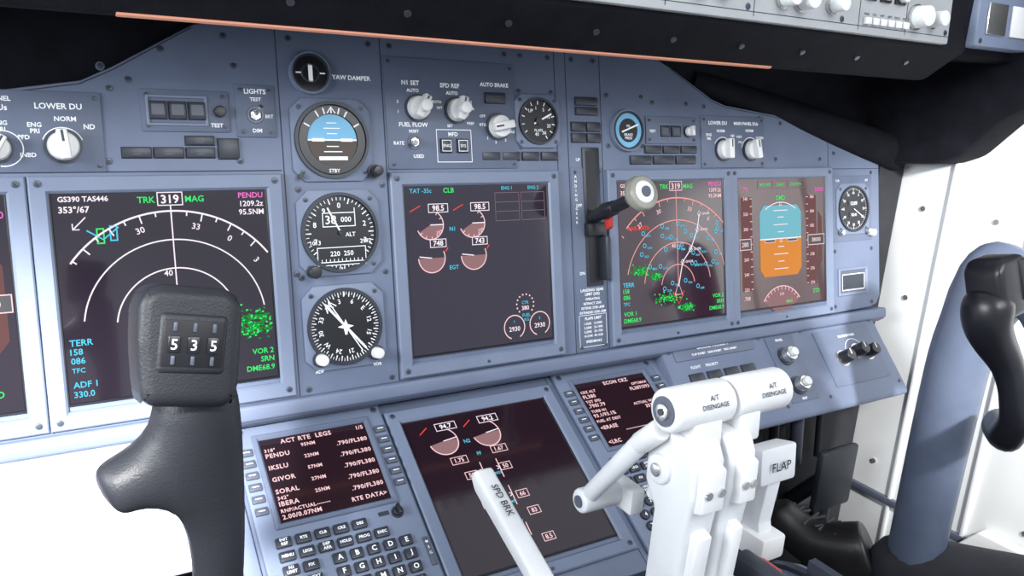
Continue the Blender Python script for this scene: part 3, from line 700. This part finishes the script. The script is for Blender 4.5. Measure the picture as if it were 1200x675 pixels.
skin('grip',[[((-.352,Y,1.056),.021),((-.3500,Y,1.035),.0225),((-.3465,Y,1.010),.021),((-.343,Y,.980),.0155),((-.343,Y,.945),.0135),((-.347,Y,.90),.014),((-.365,Y,.855),.016),((-.41,Y,.80),.017),((-.52,Y+.03,.79),.02)],
  [2,((-.367,Y,1.0075),.0155),((-.384,Y,1.0045),.0145),((-.394,Y-.002,1.000),.0145)]],YOK,y1)
b=Bd('column',FW,y1);b.tube((-520,-310,380),(-520,-310,810),38,COLM,bv=4);b.done()
# copilot yoke (left horn)
M=Matrix.Translation((.378,-.333,1.032))@Matrix.Rotation(R(-10),4,'Y')@Matrix.Rotation(R(-14),4,'X')
b=Bd('control_yoke',M)
b.poly([(-17,-30),(20,-30),(26,-20),(26,22),(18,29),(-14,29),(-23,20),(-24,-16)],-20,18,YOB,bv=7,seg=5,T=Matrix(((1,0,0,0),(0,0,1,0),(0,1,0,0),(0,0,0,1))))
b.box(8,-22,23,-10,-16,24,YOR,bv=2);b.box(12,-24,19,-18,-10,18,SIL,bv=1.5)
y2=b.done()
skin('grip',[[((.372,-.335,1.030),.025),((.362,-.337,1.008),.026),((.372,-.34,.984),.022),((.392,-.352,.960),.016),((.400,-.36,.935),.015),((.410,-.365,.900),.016),((.43,-.35,.87),.018),((.52,-.30,.85),.022)]],YOB,y2)
skin('column',[[((.52,-.238,.38),.035),((.52,-.238,.60),.035),((.52,-.238,.80),.036),((.524,-.238,.94),.037),((.536,-.24,1.01),.038),((.55,-.25,1.055),.034)],[4,((.535,-.30,1.0),.030),((.52,-.34,.96),.026)]],COLM,y2)

# ---------------------------------------------------------------- shell
b=Bd('wall_right',FW);b.box(752,-1000,780,160,380,1420,WALL,bv=2)
for y in (-60,-180,-330): b.box(746,y-3,753,y+3,400,1150,WHT,bv=1.5)
b.box(744,-700,753,20,560,572,BTN2,bv=2)
for z in (620,760,900,1040):
    for y in (-20,-130,-260): b.tube((752,y,z),(749,y,z),4,SIL,seg=14)
b.polyx([(-700,600),(-210,600),(-150,520),(-150,470),(-700,470)],728,752,WALL,bv=3);b.done()
b=Bd('wall_left',FW);b.box(-800,-1000,-775,160,380,1100,WALL,bv=2);b.done()
b=Bd('wall_front',FW);b.box(-800,150,780,175,380,1420,DRK,bv=2);b.box(200,22,750,40,380,868,DRK,bv=2);b.box(690,22,750,40,860,1110,DRK,bv=2)
b.done()
b=Bd('floor',FW);b.box(-800,-1200,780,175,355,380,FLR,bv=2);b.done()
b=Bd('rudder_pedals',FW)
for x in (430,600):
    b.box(x-42,-60,x+42,-48,590,690,DKM,bv=5);b.tube((x,-45,640),(x,20,560),12,DKM);b.tube((x,-40,640),(x,-40,420),14,DKM)
b.tube((330,10,560),(690,10,560),12,BTN2);b.done()
b=Bd('underpanel_cables',FW)
for k in range(7):
    x=300+k*52;b.tube((x,2,780),(x+26,8,640),5+k%3*2.5,[DRK,RUB,BTN][k%3]);
b.tube((130,-120,720),(330,0,700),13,BTN);b.box(150,-60,250,10,600,730,DRK,bv=6);b.done()
# copilot leg with laced boot resting on the pedal
lg=skin('copilot_leg',[[((.66,-.62,.60),.08),((.60,-.44,.640),.07),((.54,-.27,.612),.056),((.50,-.18,.612),.047)]],TRO)
bt=skin('boot',[[((.505,-.19,.625),.040),((.485,-.165,.605),.038),((.468,-.125,.606),.032),((.452,-.085,.622),.032),((.445,-.068,.645),.026)],[1,((.492,-.19,.575),.028)]],LEA,lg)
b=Bd('laces',FW,lg)
for k in range(5):
    x=487-k*8;y=-160+k*19;z=642-k*2+k*k*.6
    b.tube((x-22,y,z-3),(x+18,y+8,z),2,LAC,seg=8);b.tube((x-20,y+8,z-3),(x+20,y-2,z),2,LAC,seg=8)
b.done()

# ---------------------------------------------------------------- lights
w=bpy.data.worlds.new('w');sc.world=w;w.use_nodes=True
bg=w.node_tree.nodes['Background'];bg.inputs[0].default_value=(.80,.88,1,1);bg.inputs[1].default_value=.75
def area(n,loc,tgt,e,sx,sy,c):
    l=bpy.data.lights.new(n,'AREA');l.shape='RECTANGLE';l.size=sx;l.size_y=sy;l.energy=e;l.color=c
    o=bpy.data.objects.new(n,l);col.objects.link(o);o.location=loc;o.rotation_euler=(Vector(tgt)-Vector(loc)).to_track_quat('-Z','Y').to_euler();return o
area('side_window_light',(-1.5,-.5,1.5),(-.2,0,1.0),36,.8,.6,(.9,.95,1))
area('rear_fill_light',(.3,-1.7,2.1),(.2,-.1,.95),25,1.2,.8,(.95,.97,1))  # added fill from above and behind, no window there
def spot(n,loc,tgt,e,ang,bl,rad,c=(1,1,1)):
    l=bpy.data.lights.new(n,'SPOT');l.energy=e;l.spot_size=R(ang);l.spot_blend=bl;l.shadow_soft_size=rad;l.color=c
    o=bpy.data.objects.new(n,l);col.objects.link(o);o.location=loc;o.rotation_euler=(Vector(tgt)-Vector(loc)).to_track_quat('-Z','Y').to_euler()
spot('sunbeam_on_shelf',(-.75,-1.0,1.55),(-.46,-.08,.83),340,26,.85,.04)
spot('sunbeam_on_sidewall',(.1,-1.1,1.5),(.80,-.12,.86),160,30,.6,.04)

cam=bpy.data.cameras.new('camera');co=bpy.data.objects.new('camera',cam);col.objects.link(co)
co.location=(-.4133,-.7265,1.2028);co.rotation_euler=(R(74.875),R(-3.502),R(-31.006))
cam.sensor_width=36;cam.lens=941.4/1200*36;cam.clip_start=.02
sc.camera=co
sc.view_settings.view_transform='Standard';sc.view_settings.exposure=0;sc.view_settings.gamma=1.06
